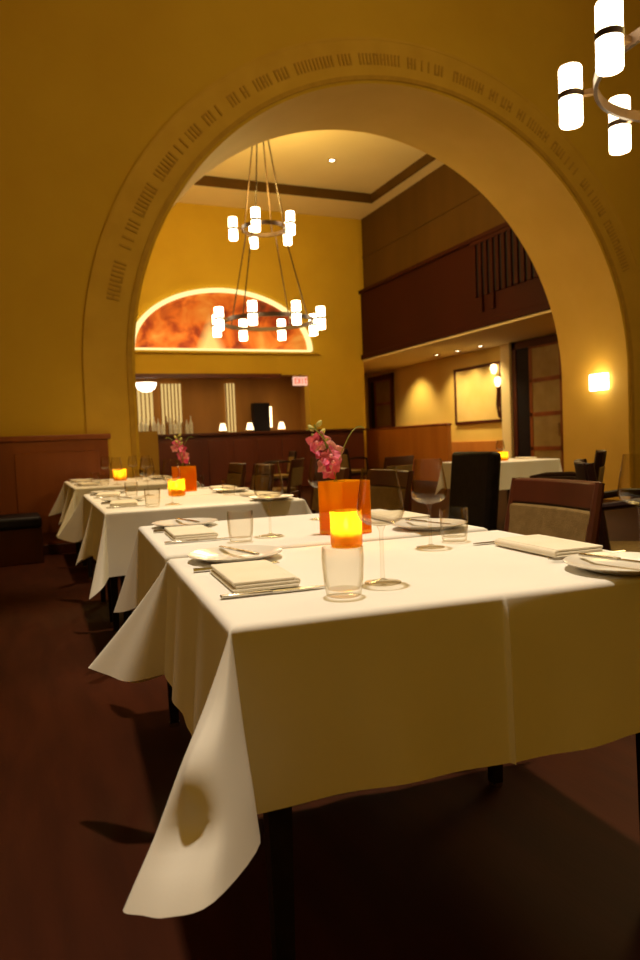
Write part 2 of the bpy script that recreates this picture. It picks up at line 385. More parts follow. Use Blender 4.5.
# ------------------------------------------------------------------ bar niche furnishing
t = thing('bar_counter', 'long dark reddish wooden bar counter below the lit bar niche', 'counter', (4.6, 16.55, 0))
o = MB().span((-2.9, -.25, 0), (3.6, .25, 1.30))
for k in range(10): o.span((-2.8 + k * .6, -.275, .15), (-2.35 + k * .6, -.24, 1.18))
o.build('body', M['bar_front'], t, bevel=.008)
MB().span((-2.95, -.33, 1.30), (3.65, .3, 1.36)).build('top', M['dark_wood'], t, bevel=.01)
pan = [(3.28, .42, 'backlit ribbed panel beside the white pendant at the left end of the bar'), (3.95, .55, 'widest backlit ribbed panel, second from the left in the bar'), (5.55, .26, 'narrow tall backlit panel in the middle of the bar')]
for x, wd, lab in pan:
    t = thing('backlit_panel', lab, 'panel', (x, 18.925, 1.42), 0, 'backlit bar panels')
    MB().span((-wd / 2, -.02, 0), (wd / 2, .05, 1.30)).build('glowing_sheet', M['panel_glow'], t)
    o = MB(); n = int(wd / .085)
    for k in range(n + 1): o.span((-wd / 2 + k * wd / n - .014, -.06, 0), (-wd / 2 + k * wd / n + .014, -.02, 1.30))
    o.build('ribs', M['bar_back'], t)
t = thing('pendant_lamp', 'white bowl pendant hanging at the left end of the bar', 'lamp', (3.12, 17.75, 2.42))
MB().lathe([(0, 0), (.10, .01), (.20, .07), (.245, .17), (.25, .22), (.22, .22), (.16, .10), (0, .05)], 32).build('bowl', M['pend_glow'], t)
MB().tube([(0, 0, .2), (0, 0, .53)], .01).build('cord', M['bronze'], t)
S(MB().span((1.7, 18.55, 1.36), (7.5, 18.95, 1.41)), 'trim_17', M['bar_front'])
def bottle_mesh(nm, m, h, r):
    return MB().lathe([(0, 0), (r, .005), (r, h * .55), (r * .8, h * .65), (r * .32, h * .76), (r * .30, h * .97), (r * .36, h), (0, h)], 16).build(nm, m)
bx = [3.02 + .105 * k for k in range(14)]
for k, x in enumerate(bx):
    o = bottle_mesh('bar_bottle', M['bottle'] if k % 4 != 3 else M['bottle2'], .36 + .05 * ((k * 5) % 3), .047)
    o.location = (x, 18.68, 1.41)
    nth = ['first', 'second', 'third', 'fourth', 'fifth', 'sixth', 'seventh', 'eighth', 'ninth', 'tenth', 'eleventh', 'twelfth', 'thirteenth', 'last'][k]
    tag(o, f'{"brown" if k % 4 == 3 else "pale"} bottle on the back bar shelf, {nth} from the left', 'bottle', 'bottles on the back bar')
for x, lab in ((5.1, 'small glowing lamp on the bar left of the narrow lit panel'), (5.83, 'small glowing lamp on the bar between narrow lit panel and dark doorway'), (6.75, 'small glowing lamp on the bar right of the dark doorway')):
    t = thing('bar_lamp', lab, 'lamp', (x, 18.2 if x < 6.5 else 18.3, 1.25), 0, 'small lamps on the bar')
    MB().cyl((0, 0, -.02), .06, .04).tube([(0, 0, 0), (0, 0, .22)], .012).build('stand', M['bronze'], t)
    MB().lathe([(.10, .20), (.055, .38), (.05, .38), (.095, .2), (.10, .20)], 20).build('shade', M['small_glow'], t)
S(MB().span((1.7, 18.0, 1.18), (7.5, 18.4, 1.235)), 'trim_18', M['bar_front'])
t = thing('bar_cabinet', 'dark doorway-like cabinet standing at the right of the bar', 'cabinet', (6.32, 18.74, 1.41))
MB().span((-.22, -.14, 0), (.22, .14, .76)).build('body', M['black'], t, bevel=.01)
MB().span((.235, -.10, .1), (.29, -.02, .66)).build('light_strip', M['small_glow'], t)
# exit sign
t = thing('exit_sign', 'red lettered lit EXIT sign hanging in the bar opening', 'sign', (6.87, 17.12, 2.50))
MB().span((-.20, -.03, 0), (.20, .03, .22)).build('housing', M['exit_face'], t, bevel=.008)
MB().span((-.015, -.01, .22), (.015, .01, .27)).build('mount', M['bronze'], t)
def glyphs(t, word, m, w, h, th, gap, y):
    st = {'E': [(0, 0, th, h), (0, 0, w, th), (0, h - th, w, th), (0, (h - th) / 2, w * .8, th)], 'I': [((w - th) / 2, 0, th, h)], 'T': [((w - th) / 2, 0, th, h), (0, h - th, w, th)]}
    x = -(len(word) * w + (len(word) - 1) * gap) / 2
    for ch in word:
        o = MB()
        if ch == 'X':
            L_ = math.hypot(w, h) * .96; a = math.atan2(h, w)
            for sg in (1, -1): o.box((w / 2, 0, h / 2), (L_, .008, th), ry=sg * a)
        else:
            for sx, sz, dx, dz in st[ch]: o.span((sx, -.004, sz), (sx + dx, .004, sz + dz))
        q = o.build('letter', m, t); q.location = (x, y, .045); x += w + gap
glyphs(t, 'EXIT', M['exit_red'], .066, .13, .02, .022, -.036)

# ------------------------------------------------------------------ chandeliers
def make_chandelier(label, loc, rz, ztop):
    t = thing('chandelier', label, 'chandelier', loc, rz, 'two tier alabaster chandeliers')
    for (n, r, z, ph) in ((8, .95, 0., .18), (5, .54, 1.62, .35)):
        prof = [(r - .17, -.035), (r - .145, -.035), (r - .145, .035), (r - .17, .035), (r - .17, -.035)]
        MB().lathe(prof, 64, (0, 0, z)).build('ring', M['bronze'], t)
        for k in range(n):
            a = ph + 2 * PI * k / n; ux, uy = math.cos(a), math.sin(a)
            p = Vector((ux * r, uy * r, z))
            c_ = MB().lathe([(0, -.19), (.070, -.19), (.075, -.178), (.075, .178), (.070, .19), (0, .19)], 24, p).build('lamp_cylinder', M['lamp'], t)
            MB().lathe([(.077, -.020), (.082, -.020), (.082, .020), (.077, .020), (.077, -.020)], 24, p).build('band', M['bronze'], c_)
            MB().box((ux * (r - .12), uy * (r - .12), z), (.07, .035, .035), rz=a).build('arm', M['arm_lit'], t)
        for k in range(4):
            a = ph + .5 + 2 * PI * k / 4
            top = (.06 * math.cos(a), .06 * math.sin(a), ztop - loc[2] - .08) if z > 1 else (.37 * math.cos(a), .37 * math.sin(a), 1.62)
            MB().tube([((r - .157) * math.cos(a), (r - .157) * math.sin(a), z), top], .011, 6).build('cable', M['bronze'], t)
    MB().lathe([(0, -.09), (.05, -.09), (.14, -.02), (.15, 0), (0, 0)], 24, (0, 0, ztop - loc[2])).build('ceiling_plate', M['bronze'], t)
    return t
make_chandelier('chandelier hanging in the far room beyond the arch', (4.33, 12.2, 3.20), .0, FZ + .20)
make_chandelier('near chandelier cropped at the top right corner of the picture', (4.25, 3.2, 3.30), math.radians(31.7), HN)

# ------------------------------------------------------------------ dining tables with cloths
def make_table(label, W, L, loc, rz, group='clothed dining tables'):
    t = thing('dining_table', label, 'table', loc, rz, group)
    MB().span((.01, .01, .712), (W - .01, L - .01, .742)).build('tabletop', M['dark_wood'], t, bevel=.004)
    MB().span((.08, .08, .64), (W - .08, L - .08, .712)).build('apron', M['dark_wood'], t)
    for x in (.085, W - .085):
        for y in (.085, L - .085):
            l = MB().lathe([(0, .012), (.022, .012), (.036, .66), (0, .66)], 4, (x, y, 0), Matrix.Rotation(PI / 4, 4, 'Z')).build('leg', M['black'], t)
            MB().cyl((x, y, 0), .02, .016, 12).build('glide', M['steel'], l)
    return t

def crom(P, u):
    n = len(P) - 1; i = min(int(u * n), n - 1); f = u * n - i
    p0, p1, p2, p3 = P[max(i - 1, 0)], P[i], P[i + 1], P[min(i + 2, n)]
    return .5 * ((2 * p1) + (p2 - p0) * f + (2 * p0 - 5 * p1 + 4 * p2 - p3) * f * f + (3 * p1 - p0 - 3 * p2 + p3) * f ** 3)

def make_cloth(label, W, L, loc, rz, D=.306, lobes={}, crease=None, seed=0, pocket=0., flare=.016, group='white tablecloths'):
    """flat top with rounded edges, four straight hung sides and a loose folded lobe of cloth at each corner"""
    rnd = random.Random(seed)
    m = .006
    cols = []                                    # (base, inward dir, hem offset, bump)
    corners = {'nl': ((0, 0), (-1, 0), (0, -1)), 'nr': ((W, 0), (0, -1), (1, 0)), 'fr': ((W, L), (1, 0), (0, 1)), 'fl': ((0, L), (0, 1), (-1, 0))}
    fl_of = lambda n0: flare if n0 == (-1, 0) else .016
    def fan(key, n=40):
        (cx, cy), n0, n1 = corners[key]
        dflt = [Vector((n1[0] * .5 + n0[0], n1[1] * .5 + n0[1], 0)).normalized() * .13 + Vector((0, 0, -.335)),
                Vector((n0[0] + n1[0], n0[1] + n1[1], 0)).normalized() * .235 + Vector((0, 0, -.355)),
                Vector((n0[0] * .5 + n1[0], n0[1] * .5 + n1[1], 0)).normalized() * .13 + Vector((0, 0, -.335))]
        mid = [Vector(v) for v in lobes[key]] if key in lobes else dflt
        P = [Vector((n0[0] * fl_of(n0), n0[1] * fl_of(n0), -D))] + mid + [Vector((n1[0] * fl_of(n1), n1[1] * fl_of(n1), -D))]
        for k in range(n + 1):
            u = k / n; off = crom(P, u)
            a = u * PI / 2
            nn = Vector((n0[0] * math.cos(a) + n1[0] * math.sin(a), n0[1] * math.cos(a) + n1[1] * math.sin(a), 0)).normalized()
            cols.append((Vector((cx, cy, 0)), nn, off, pocket * math.exp(-((u - .60) / .16) ** 2) if key == 'nl' else 0.))
    def side(a, b, n0, N=44, cr=None):
        a, b = Vector((*a, 0)), Vector((*b, 0)); nn = Vector((*n0, 0))
        us = [k / N for k in range(1, N)]
        if cr is not None: us = sorted(us + [cr + d for d in (-.009, -.006, -.003, 0, .003, .006, .009)])
        ph = rnd.uniform(0, 6)
        for u in us:
            env = math.sin(PI * u) ** .7
            wv = .006 * env * math.sin(u * 17 + ph) + .004 * env * math.sin(u * 31 + 2 * ph)
            d = 0.
            if cr is not None:
                d = .008 * math.exp(-((u - cr) / .0035) ** 2) + .006 * max(0, 1 - abs(u - cr) / .2) * (1 if u >= cr else .4)
            cols.append((a.lerp(b, u), nn, nn * (fl_of(n0) + wv) + Vector((0, 0, -D - .003 * math.sin(u * 9 + ph))), d))
    fan('nl'); side((0, 0), (W, 0), (0, -1), cr=crease)
    fan('nr'); side((W, 0), (W, L), (1, 0))
    fan('fr'); side((W, L), (0, L), (0, 1))
    fan('fl'); side((0, L), (0, 0), (-1, 0))
    bm = bmesh.new(); T = [.02, .05, .1, .18, .26, .32, .38, .43, .48, .53, .58, .63, .68, .73, .78, .83, .88, .94, 1.]
    rows = []
    cx, cy = W / 2, L / 2
    def inset(b, d): return Vector((min(max(b.x, d), W - d), min(max(b.y, d), L - d), 0))
    for base, nn, off, d in cols:
        r = [inset(base, .05), inset(base, .014), inset(base, .006) + Vector((0, 0, -.0012)), base + nn * .002 + Vector((0, 0, -.006))]
        h = Vector((off.x, off.y, 0))
        for t in T:
            p = base + nn * .003 * (1 - t) + Vector((0, 0, -.006)) + h * (t ** 1.12) + Vector((0, 0, off.z + .006)) * t + (nn * d * min(1, t * 8) if base.x or base.y else Vector())
            if base == Vector((0, 0, 0)) and pocket: p = p + Vector((-.75, -.65, 0)) * (d * math.exp(-((t - .50) / .13) ** 2) - .8 * d * math.exp(-((t - .78) / .10) ** 2))
            r.append(p)
        rows.append([bm.verts.new(p) for p in r])
    n = len(rows)
    for i in range(n):
        A, B = rows[i], rows[(i + 1) % n]
        for k in range(len(A) - 1):
            try: bm.faces.new((A[k], A[k + 1], B[k + 1], B[k]))
            except ValueError: pass
    bmesh.ops.remove_doubles(bm, verts=bm.verts, dist=1e-5)
    bm.verts.ensure_lookup_table()
    ring = [v for v in bm.verts if abs(v.co.z) < 1e-6 and min(v.co.x, v.co.y, W - v.co.x, L - v.co.y) > .049]
    ring.sort(key=lambda v: math.atan2((v.co.y - cy) / L, (v.co.x - cx) / W))
    bm.faces.new(ring)
    bmesh.ops.recalc_face_normals(bm, faces=bm.faces)
    bmesh.ops.solidify(bm, geom=bm.faces[:], thickness=.0018)
    mb = MB(); mb.bm.free(); mb.bm = bm
    o = mb.build('tablecloth', M['cloth'], smooth=60)
    o.location = loc; o.rotation_euler.z = rz
    return tag(o, label, 'tablecloth', group)

TZ = .752
tables = []
def setup(origin, rz, spans, W, names, lobes=[{}, {}], crease=[None, None]):
    ca, sa = math.cos(rz), math.sin(rz)
    for i, (v0, L) in enumerate(spans):
        loc = (origin[0] - sa * v0, origin[1] + ca * v0)
        make_table('dark wooden table under ' + names[i], W, L, (*loc, 0), rz)
        make_cloth(names[i] if names[i].startswith('white') else 'white cloth of ' + names[i], W, L, (*loc, TZ), rz, lobes=lobes[i], crease=crease[i], pocket=.029 if crease[i] else 0., flare=.026 if crease[i] else .016, seed=int(v0 * 100 + origin[1] * 10))
        tables.append((loc, rz, W, L))
r1, r2, r3 = math.radians(-4.3), math.radians(-1.8), math.radians(-1.)
# where two tables butt together the cloth corners hang tucked in; toward the aisle they flare out
def tuck(k):
    sx, sy = {'nl': (-1, -1), 'nr': (1, -1), 'fr': (1, 1), 'fl': (-1, 1)}[k]
    a = [(sx * .05, sy * .004, -.345), (sx * .085, sy * .010, -.375), (sx * .05, sy * .012, -.345)]
    return a
setup((.31, 1.115), r1, [(0, .79), (.852, .82)], 1.0, ['white tablecloth nearest the camera with a centre crease', 'white tablecloth butted behind the nearest one'],
      lobes=[{'nl': [(-.095, -.02, -.345), (-.150, -.062, -.355), (-.192, -.095, -.362), (-.168, -.132, -.353), (-.138, -.165, -.343), (-.078, -.185, -.325), (.012, -.09, -.312)],
              'fl': [(-.09, .10, -.35), (-.155, .16, -.335), (-.215, .185, -.315), (-.165, .10, -.318), (-.115, .03, -.322)], 'fr': tuck('fr')},
             {'fl': [(-.03, .11, -.34), (-.10, .2, -.36), (-.07, .05, -.33)], 'nl': [(-.015, .0, -.306), (-.022, .004, -.308), (-.024, .008, -.306)], 'nr': tuck('nr')}], crease=[.505, None])
setup((.40, 3.53), r2, [(0, .80), (.86, .80)], 1.0, ['white tablecloth second row from the camera, front one', 'white tablecloth second row from the camera, rear one'],
      lobes=[{'nl': [(-.05, -.03, -.35), (-.10, -.09, -.385), (-.04, -.10, -.34)], 'fl': [(-.07, .05, -.34), (-.11, .09, -.37), (-.08, .01, -.33)], 'fr': tuck('fr')},
             {'fl': [(-.03, .11, -.34), (-.18, .24, -.31), (-.08, .05, -.33)], 'nl': [(-.015, .0, -.306), (-.022, .004, -.308), (-.024, .008, -.306)], 'nr': tuck('nr')}])
setup((.47, 6.10), r3, [(0, .80), (.86, .80)], 1.0, ['white tablecloth third row, in front of the farthest by the wall', 'white tablecloth farthest away by the wood-panelled wall'],
      lobes=[{'fl': [(-.07, .05, -.34), (-.11, .09, -.37), (-.08, .01, -.33)], 'fr': tuck('fr')}, {'nl': [(-.015, .0, -.306), (-.022, .004, -.308), (-.024, .008, -.306)], 'nr': tuck('nr')}])
sm = {k: [(a[0] * .035, a[1] * .02, -.33), (a[0] * .07, a[1] * .07, -.39), (a[0] * .02, a[1] * .035, -.33)] for k, a in {'nl': (-1, -1), 'fr': (1, 1)}.items()}
sm.update({k: [(a[0] * .02, a[1] * .035, -.33), (a[0] * .07, a[1] * .07, -.39), (a[0] * .035, a[1] * .02, -.33)] for k, a in {'nr': (1, -1), 'fl': (-1, 1)}.items()})
setup((4.72, 6.45), math.radians(2), [(0, .85)], 1.0, ['white tablecloth on the right near the glazed door'], lobes=[sm])

# ------------------------------------------------------------------ table ware prototypes
def make_napkin():
    o = MB()
    for k, (dx, dz, w) in enumerate(((0, .004, .135), (.003, .0105, .131), (-.002, .017, .128))):
        o.box((dx, 0, dz), (w, .26 - .006 * k, .006))
    o.tube([(.064, -.125, .0105), (.066, 0, .011), (.064, .125, .0105)], .0085, 8)
    return o.build('napkin', M['napkin'], bevel=.0025, smooth=50)
def make_plate():
    o = thing('bread_plate', '', 'plate')
    MB().lathe([(0, .004), (.066, .004), (.078, .007), (.116, .0165), (.120, .0175), (.120, .0155), (.080, .003), (.074, 0), (0, 0)], 48).build('dish', M['china'], o, smooth=50)
    return o
def make_knife(l=.21):
    o = thing('table_knife', '', 'knife')
    MB().box((0, -.05, .004), (.014, l * .48, .006)).build('handle', M['steel'], o, bevel=.002)
    b = MB(); pts = [(-.008, .0), (.008, .0), (.0085, .08), (.004, .108), (-.004, .112), (-.008, .10)]
    va = [b.bm.verts.new((x, y, .0025)) for x, y in pts]; vb = [b.bm.verts.new((x, y, .0045)) for x, y in pts]
    b.bm.faces.new(va); b.bm.faces.new(vb[::-1])
    for i in range(6): b.bm.faces.new((va[i], va[(i + 1) % 6], vb[(i + 1) % 6], vb[i]))
    b.build('blade', M['steel'], o); return o
def make_fork():
    o = thing('dinner_fork', '', 'fork')
    MB().tube([(0, -.10, .004), (0, -.03, .005), (0, .03, .007)], [.006, .0045, .003], 8).build('handle', M['steel'], o)
    h = MB().box((0, .045, .006), (.024, .03, .002))
    for x in (-.0105, -.0035, .0035, .0105): h.box((x, .08, .006), (.0028, .045, .002))
    h.build('tines', M['steel'], o); return o
def make_wine():
    o = thing('wine_glass', '', 'glass')
    MB().lathe([(0, .1165), (.012, .117), (.030, .121), (.042, .130), (.0475, .143), (.0472, .155), (.0445, .175), (.0395, .205), (.0345, .233), (.0335, .233), (.0385, .205), (.0434, .175), (.046, .155), (.0463, .144), (.041, .1315), (.029, .1235), (0, .1195)], 32).build('bowl', M['glass'], o, smooth=60)
    MB().lathe([(.0055, .006), (.004, .02), (.0036, .07), (.004, .105), (.009, .117)], 12).build('stem', M['glass'], o, smooth=60)
    MB().lathe([(0, .0015), (.037, .0015), (.0375, .003), (.012, .0065), (.0055, .010), (0, .010)], 32).build('foot', M['glass'], o, smooth=60)
    return o
def make_tumbler():
    o = MB().lathe([(0, .001), (.030, .001), (.033, .004), (.037, .03), (.0395, .07), (.0385, .092), (.0375, .092), (.0383, .07), (.0355, .03), (.030, .014), (0, .012)], 32)
    return o.build('tumbler', M['glass'], smooth=60)
P_ = {}
def place(kind, make, label, cat, loc, rz, group):
    if kind not in P_:
        P_[kind] = make(); o = P_[kind]
    else: o = copy_tree(P_[kind])
    o.location = loc; o.rotation_euler.z = rz
    return tag(o, label, cat, group)
# a seat: edge point, inward direction angle; napkin, fork, knife, bread plate, wine glass, tumbler
def seat(tab, side, phrase, jit=0., vc=None, items='nfkpwt'):
    (ox, oy), rz, W, L = tab
    ca, sa = math.cos(rz), math.sin(rz)
    vc = L / 2 - .02 if vc is None else vc
    def w(inn, left):
        lx, ly = (inn, vc + left) if side == 'L' else (W - inn, vc - left)
        return (ox + ca * lx - sa * ly, oy + sa * lx + ca * ly, TZ + .0012)
    face = rz + (0 if side == 'L' else PI)
    j = lambda a: random.uniform(-a, a) * jit
    if 'n' in items: place('napkin', make_napkin, 'folded cream napkin ' + phrase, 'napkin', w(.125, 0), face + j(.2), 'folded napkins')
    if 'k' in items: place('knife', make_knife, 'steel table knife ' + phrase, 'knife', w(.125, -.165), face - PI / 2 + j(.1), 'table knives')
    if 'f' in items: place('fork', make_fork, 'steel dinner fork ' + phrase, 'fork', w(.125, .155), face - PI / 2 + j(.1), 'dinner forks')
    if 'p' in items:
        p = w(.155, .30); place('plate', make_plate, 'white bread plate ' + phrase, 'plate', p, 0, 'bread plates')
        q = w(.165, .30); q = (q[0], q[1], q[2] + .0172)
        place('spreader', lambda: make_knife(.20), 'butter knife lying across the bread plate ' + phrase, 'knife', q, face + .25, 'butter knives')
    if 'w' in items: place('wine', make_wine, 'stemmed wine glass ' + phrase, 'glass', w(.35, -.185), 0, 'wine glasses')
    if 't' in items: place('tumbler', make_tumbler, 'clear stemless tumbler ' + phrase, 'glass', w(.24, -.255), 0, 'water tumblers')
t1a, t1b, t2a, t2b, t3a, t3b, t4 = tables
seat(t1a, 'L', 'at the left seat of the nearest tablecloth')
seat(t1a, 'R', 'at the right seat of the nearest tablecloth')
seat(t1b, 'L', 'at the left seat just behind the nearest tablecloth', items='nfkpwt')
seat(t1b, 'R', 'at the right seat just behind the nearest tablecloth')
seat(t2a, 'L', 'at the left front seat of the second row', 1)
seat(t2a, 'R', 'at the right front seat of the second row', 1, items='nfkpt')
seat(t2b, 'L', 'at the left rear seat of the second row', 1)
seat(t2b, 'R', 'at the right rear seat of the second row', 1)
seat(t3a, 'L', 'at the left front seat of the third row', 1)
seat(t3a, 'R', 'at the right front seat of the third row', 1)
seat(t3b, 'L', 'at the left seat by the panelled wall', 1)
seat(t3b, 'R', 'at the right seat by the panelled wall', 1)
seat(t4, 'L', 'at the left of the table near the glazed door', 1, items='nw')
seat(t4, 'R', 'at the right of the table near the glazed door', 1, items='nwt')
# the wine glass cropped by the right border
place('wine', make_wine, 'stemmed wine glass cut off by the right picture border', 'glass', (1.30, 1.215, TZ + .0012), 0, 'wine glasses')

# ------------------------------------------------------------------ candles, vases, orchids
def votive(loc, label, r=.045, h=.095):
    t = thing('votive_candle', label, 'candle', loc, 0, 'amber votive candles')
    MB().lathe([(0, 0), (r * .92, 0), (r, .006), (r, h), (r - .003, h), (r - .003, .01), (0, .008)], 28).build('amber_cup', M['amber'], t, smooth=50)
    MB().lathe([(0, .010), (r * .72, .010), (r * .72, .042), (r * .3, .040), (0, .038)], 20).build('wax', M['wax'], t)
    MB().lathe([(0, .044), (.006, .052), (.0065, .060), (.003, .072), (0, .080)], 12).build('flame', M['flame'], t)
    l = bpy.data.lights.new('flame_light', 'POINT'); l.energy = .9; l.color = (1, .58, .15); l.shadow_soft_size = .012
    lo = bpy.data.objects.new('flame_light', l); COL.objects.link(lo); lo.parent = t; lo.location = (0, 0, .075)
    return t
def vase(loc, rz, label, w=.115, h=.165):
    t = thing('square_vase', label, 'vase', loc, rz, 'amber glass vases')
    o = MB(); th = .005; a = w / 2
    o.span((-a, -a, 0), (a, a, .012))
    for lo, hi in (((-a, -a, .012), (a, -a + th, h)), ((-a, a - th, .012), (a, a, h)), ((-a, -a + th, .012), (-a + th, a - th, h)), ((a - th, -a + th, .012), (a, a - th, h))): o.span(lo, hi)
    o.build('glass_body', M['amber2'], t)
    return t
def orchid(loc, rz, label, lean, n, hgt, seed):
    rnd = random.Random(seed)
    t = thing('orchid_spray', label, 'flowers', loc, rz, 'orchid sprays in amber vases')
    path = [Vector((0, 0, 0)) + Vector((lean * u ** 1.4, .02 * u, hgt * u)) for u in [k / 10 for k in range(11)]]
    MB().tube(path, .003, 6).build('stem', M['leaf'], t)
    MB().tube([p * .9 + Vector((.015 * k / 10, -.02 * k / 10, 0)) for k, p in enumerate(path)], .0025, 6).build('stem', M['leaf'], t)
    for k in range(n):
        u = .54 + .30 * k / max(1, n - 1)
        i = int(u * 10); p = path[i].lerp(path[min(i + 1, 10)], u * 10 - i)
        aim = Vector((rnd.uniform(-.5, .5), -1, rnd.uniform(-.1, .5))).normalized()
        pos = p + Vector((rnd.uniform(-.03, .03), rnd.uniform(-.03, .01), rnd.uniform(-.012, .012)))
        q = aim.to_track_quat('Z', 'Y').to_matrix().to_4x4()
        fl = MB(); sc = rnd.uniform(.85, 1.15)
        for j in range(5):
            a = 2 * PI * j / 5 + .3
            pm = q @ Matrix.Rotation(a, 4, 'Z')
            G = []
            for s in range(6):
                r_ = s / 5; wd = (.0125 if j % 2 else .016) * math.sin(PI * min(.97, r_ * .9 + .08)) * sc
                G.append([fl.bm.verts.new(pos + (pm @ Vector((r_ * .034 * sc, wd * v, .006 * r_ * r_ * (1 if j % 2 else -1) + .003 * abs(v)))).to_3d()) for v in (-1, -.5, 0, .5, 1)])
            for A, B in zip(G, G[1:]):
                for v in range(4): fl.bm.faces.new((A[v], A[v + 1], B[v + 1], B[v]))
        f = fl.build('flower', M['petal'] if k % 3 != 1 else M['petal2'], t, solid=.0012)
        MB().lathe([(0, 0), (.005, .003), (.0065, .012), (.003, .017), (0, .018)], 10, pos, q).build('lip', M['petal2'] if k % 3 != 1 else M['petal'], f)
    for k in range(5):
        u = .84 + .04 * k; i = min(int(u * 10), 9); p = path[i].lerp(path[i + 1], u * 10 - i)
        MB().lathe([(0, -.012), (.007, -.004), (.008, .004), (.004, .013), (0, .016)], 12, p + Vector((.014 * (-1) ** k, -.006, 0)), Matrix.Rotation(.7 * (-1) ** k, 4, 'Y')).build('bud', M['bud'], t)
    for sx in (-1, 1):
        lf = MB(); G = []
        for s in range(8):
            r_ = s / 7; wd = .011 * math.sin(PI * min(.98, r_ * .93 + .06))
            c_ = Vector((sx * .09 * r_ - .02, -.01, hgt * (.60 + .36 * math.sin(r_ * 1.9))))
            G.append([lf.bm.verts.new(c_ + Vector((0, wd * v, .003 * abs(v)))) for v in (-1, 0, 1)])
        for A, B in zip(G, G[1:]):
            for v in range(2): lf.bm.faces.new((A[v], A[v + 1], B[v + 1], B[v]))
        lf.build('leaf', M['leaf'], t, solid=.001)
    return t
Z0 = TZ + .0015
votive((.84, 1.80, Z0), 'glowing amber votive cup in front of the vase on the nearest tables', .044, .098)
vase((.955, 2.05, Z0), .30, 'square amber glass vase with pink orchids, nearest of the vases', .115, .165)
orchid((.955, 2.05, Z0 + .014), -.38, 'pink orchid spray arching left out of the nearest amber vase', -.085, 8, .33, 3)
votive((.93, 4.42, Z0), 'glowing amber votive cup on the second row of tables', .052, .10)
vase((1.06, 4.78, Z0), .2, 'square amber vase behind the votive on the second row', .12, .165)
orchid((1.06, 4.78, Z0 + .014), -.2, 'pale orchid spray rising from the amber vase of the second row', -.03, 6, .36, 5)
votive((.97, 7.18, Z0), 'glowing amber votive cup on the farthest table by the panelled wall', .062, .11)
votive((5.15, 6.75, Z0), 'glowing amber votive cup on the table near the glazed door', .055, .10)
place('tumbler', make_tumbler, 'clear stemless tumbler beside the votive on the farthest table', 'glass', (1.12, 7.0, Z0), 0, 'water tumblers')

# ------------------------------------------------------------------ chairs
def make_armchair(label, loc, rz, H=.87, arms=True, az=.67, up=M['tan'], wood=M['dark_wood'], name='armchair'):
    """faces local +y; origin on the floor below the middle of the seat"""
    t = thing(name, label, 'chair', loc, rz, 'wooden armchairs')
    W = .26
    def post(x): return [(x, -.215, .0), (x, -.225, .25), (x, -.22, .46), (x, -.245, .65), (x, -.285, H)]
    for x in (-W, W):
        MB().tube(post(x), [.017, .021, .024, .022, .018], 8).build('leg', wood, t)
        MB().tube([(x, .22, 0), (x, .22, .25), (x, .225, .45)], [.015, .02, .024], 8).build('leg', wood, t)
    MB().span((-W - .015, -.22, .40), (W + .015, .24, .45)).build('seat_frame', wood, t, bevel=.008)
    MB().span((-W + .012, -.19, .445), (W - .012, .245, .50)).build('seat', up, t, bevel=.02, seg=3)
    # curved top rail and upholstered back
    def curved(z0, z1, th, nm, m, y_of):
        o = MB(); n = 10; G = []
        for k in range(n + 1):
            x = -W + .0 + 2 * W * k / n; bow = -.028 * (1 - (x / W) ** 2)
            G.append([(x, y_of(z0) + bow, z0), (x, y_of(z1) + bow, z1), (x, y_of(z1) + bow - th, z1 + .004), (x, y_of(z0) + bow - th, z0)])
        V = [[o.bm.verts.new(p) for p in g] for g in G]
        for A, B in zip(V, V[1:]):
            for k in range(4): o.bm.faces.new((A[k], A[(k + 1) % 4], B[(k + 1) % 4], B[k]))
        o.bm.faces.new(V[0]); o.bm.faces.new(V[-1][::-1])
        return o.build(nm, m, t, bevel=.008, smooth=40)
    yb = lambda z: -.20 - .16 * max(0, z - .46) 
    curved(H - .10, H, .035, 'top_rail', wood, lambda z: yb(z) - .004)
    curved(.53, H - .105, .045, 'backrest', up, lambda z: yb(z) + .002)
    if arms:
        for x in (-1, 1):
            MB().tube([(x * W, -.245, az - .015), (x * (W + .025), -.10, az + .005), (x * (W + .03), .08, az), (x * (W + .015), .20, az - .02)], [.016, .019, .022, .018], 8).build('armrest', wood, t)
            MB().tube([(x * W, .225, .44), (x * (W + .012), .215, .55), (x * (W + .016), .195, az - .02)], .016, 8).build('arm_post', wood, t)
    return t
def make_parsons(label, loc, rz, H=.95):
    t = thing('side_chair', label, 'chair', loc, rz)
    MB().span((-.195, -.20, .36), (.195, .24, .48)).build('seat', M['black'], t, bevel=.025, seg=3)
    MB().box((0, -.235, .66), (.39, .075, .60), rx=.10).build('backrest', M['black'], t, bevel=.022, seg=3)
    for x in (-.18, .18):
        for y in (-.2, .2):
            MB().lathe([(0, 0), (.02, 0), (.028, .37), (0, .37)], 4, (x, y, 0), Matrix.Rotation(PI / 4, 4, 'Z')).build('leg', M['dark_wood'], t)
    return t
FX = math.radians(90)       # facing -x
ch = make_armchair('tan-backed wooden armchair at the right side of the nearest tables', (1.70, 2.30, 0), FX - .07, .853, arms=False, name='dining_chair')
make_parsons('black high-backed chair standing behind the right side of the nearest tables', (2.02, 3.24, 0), FX - .05)
arm = make_armchair('dark wooden armchair seen side-on at the right edge of the picture', (2.67, 2.42, 0), math.radians(-130), .905, az=.73, wood=M['unlit_wood'])
dup(arm, 'wooden armchair half hidden behind the side-on armchair at right', (3.53, 4.04, 0), math.radians(46))
lab = [((1.86, 3.93), 'tan-backed chair at right front seat of the second row'), ((1.86, 4.80), 'tan-backed chair at right rear seat of the second row'), ((1.92, 6.5), 'tan-backed chair at right front seat of the third row'), ((1.92, 7.36), 'tan-backed chair at right rear seat by the panelled wall')]
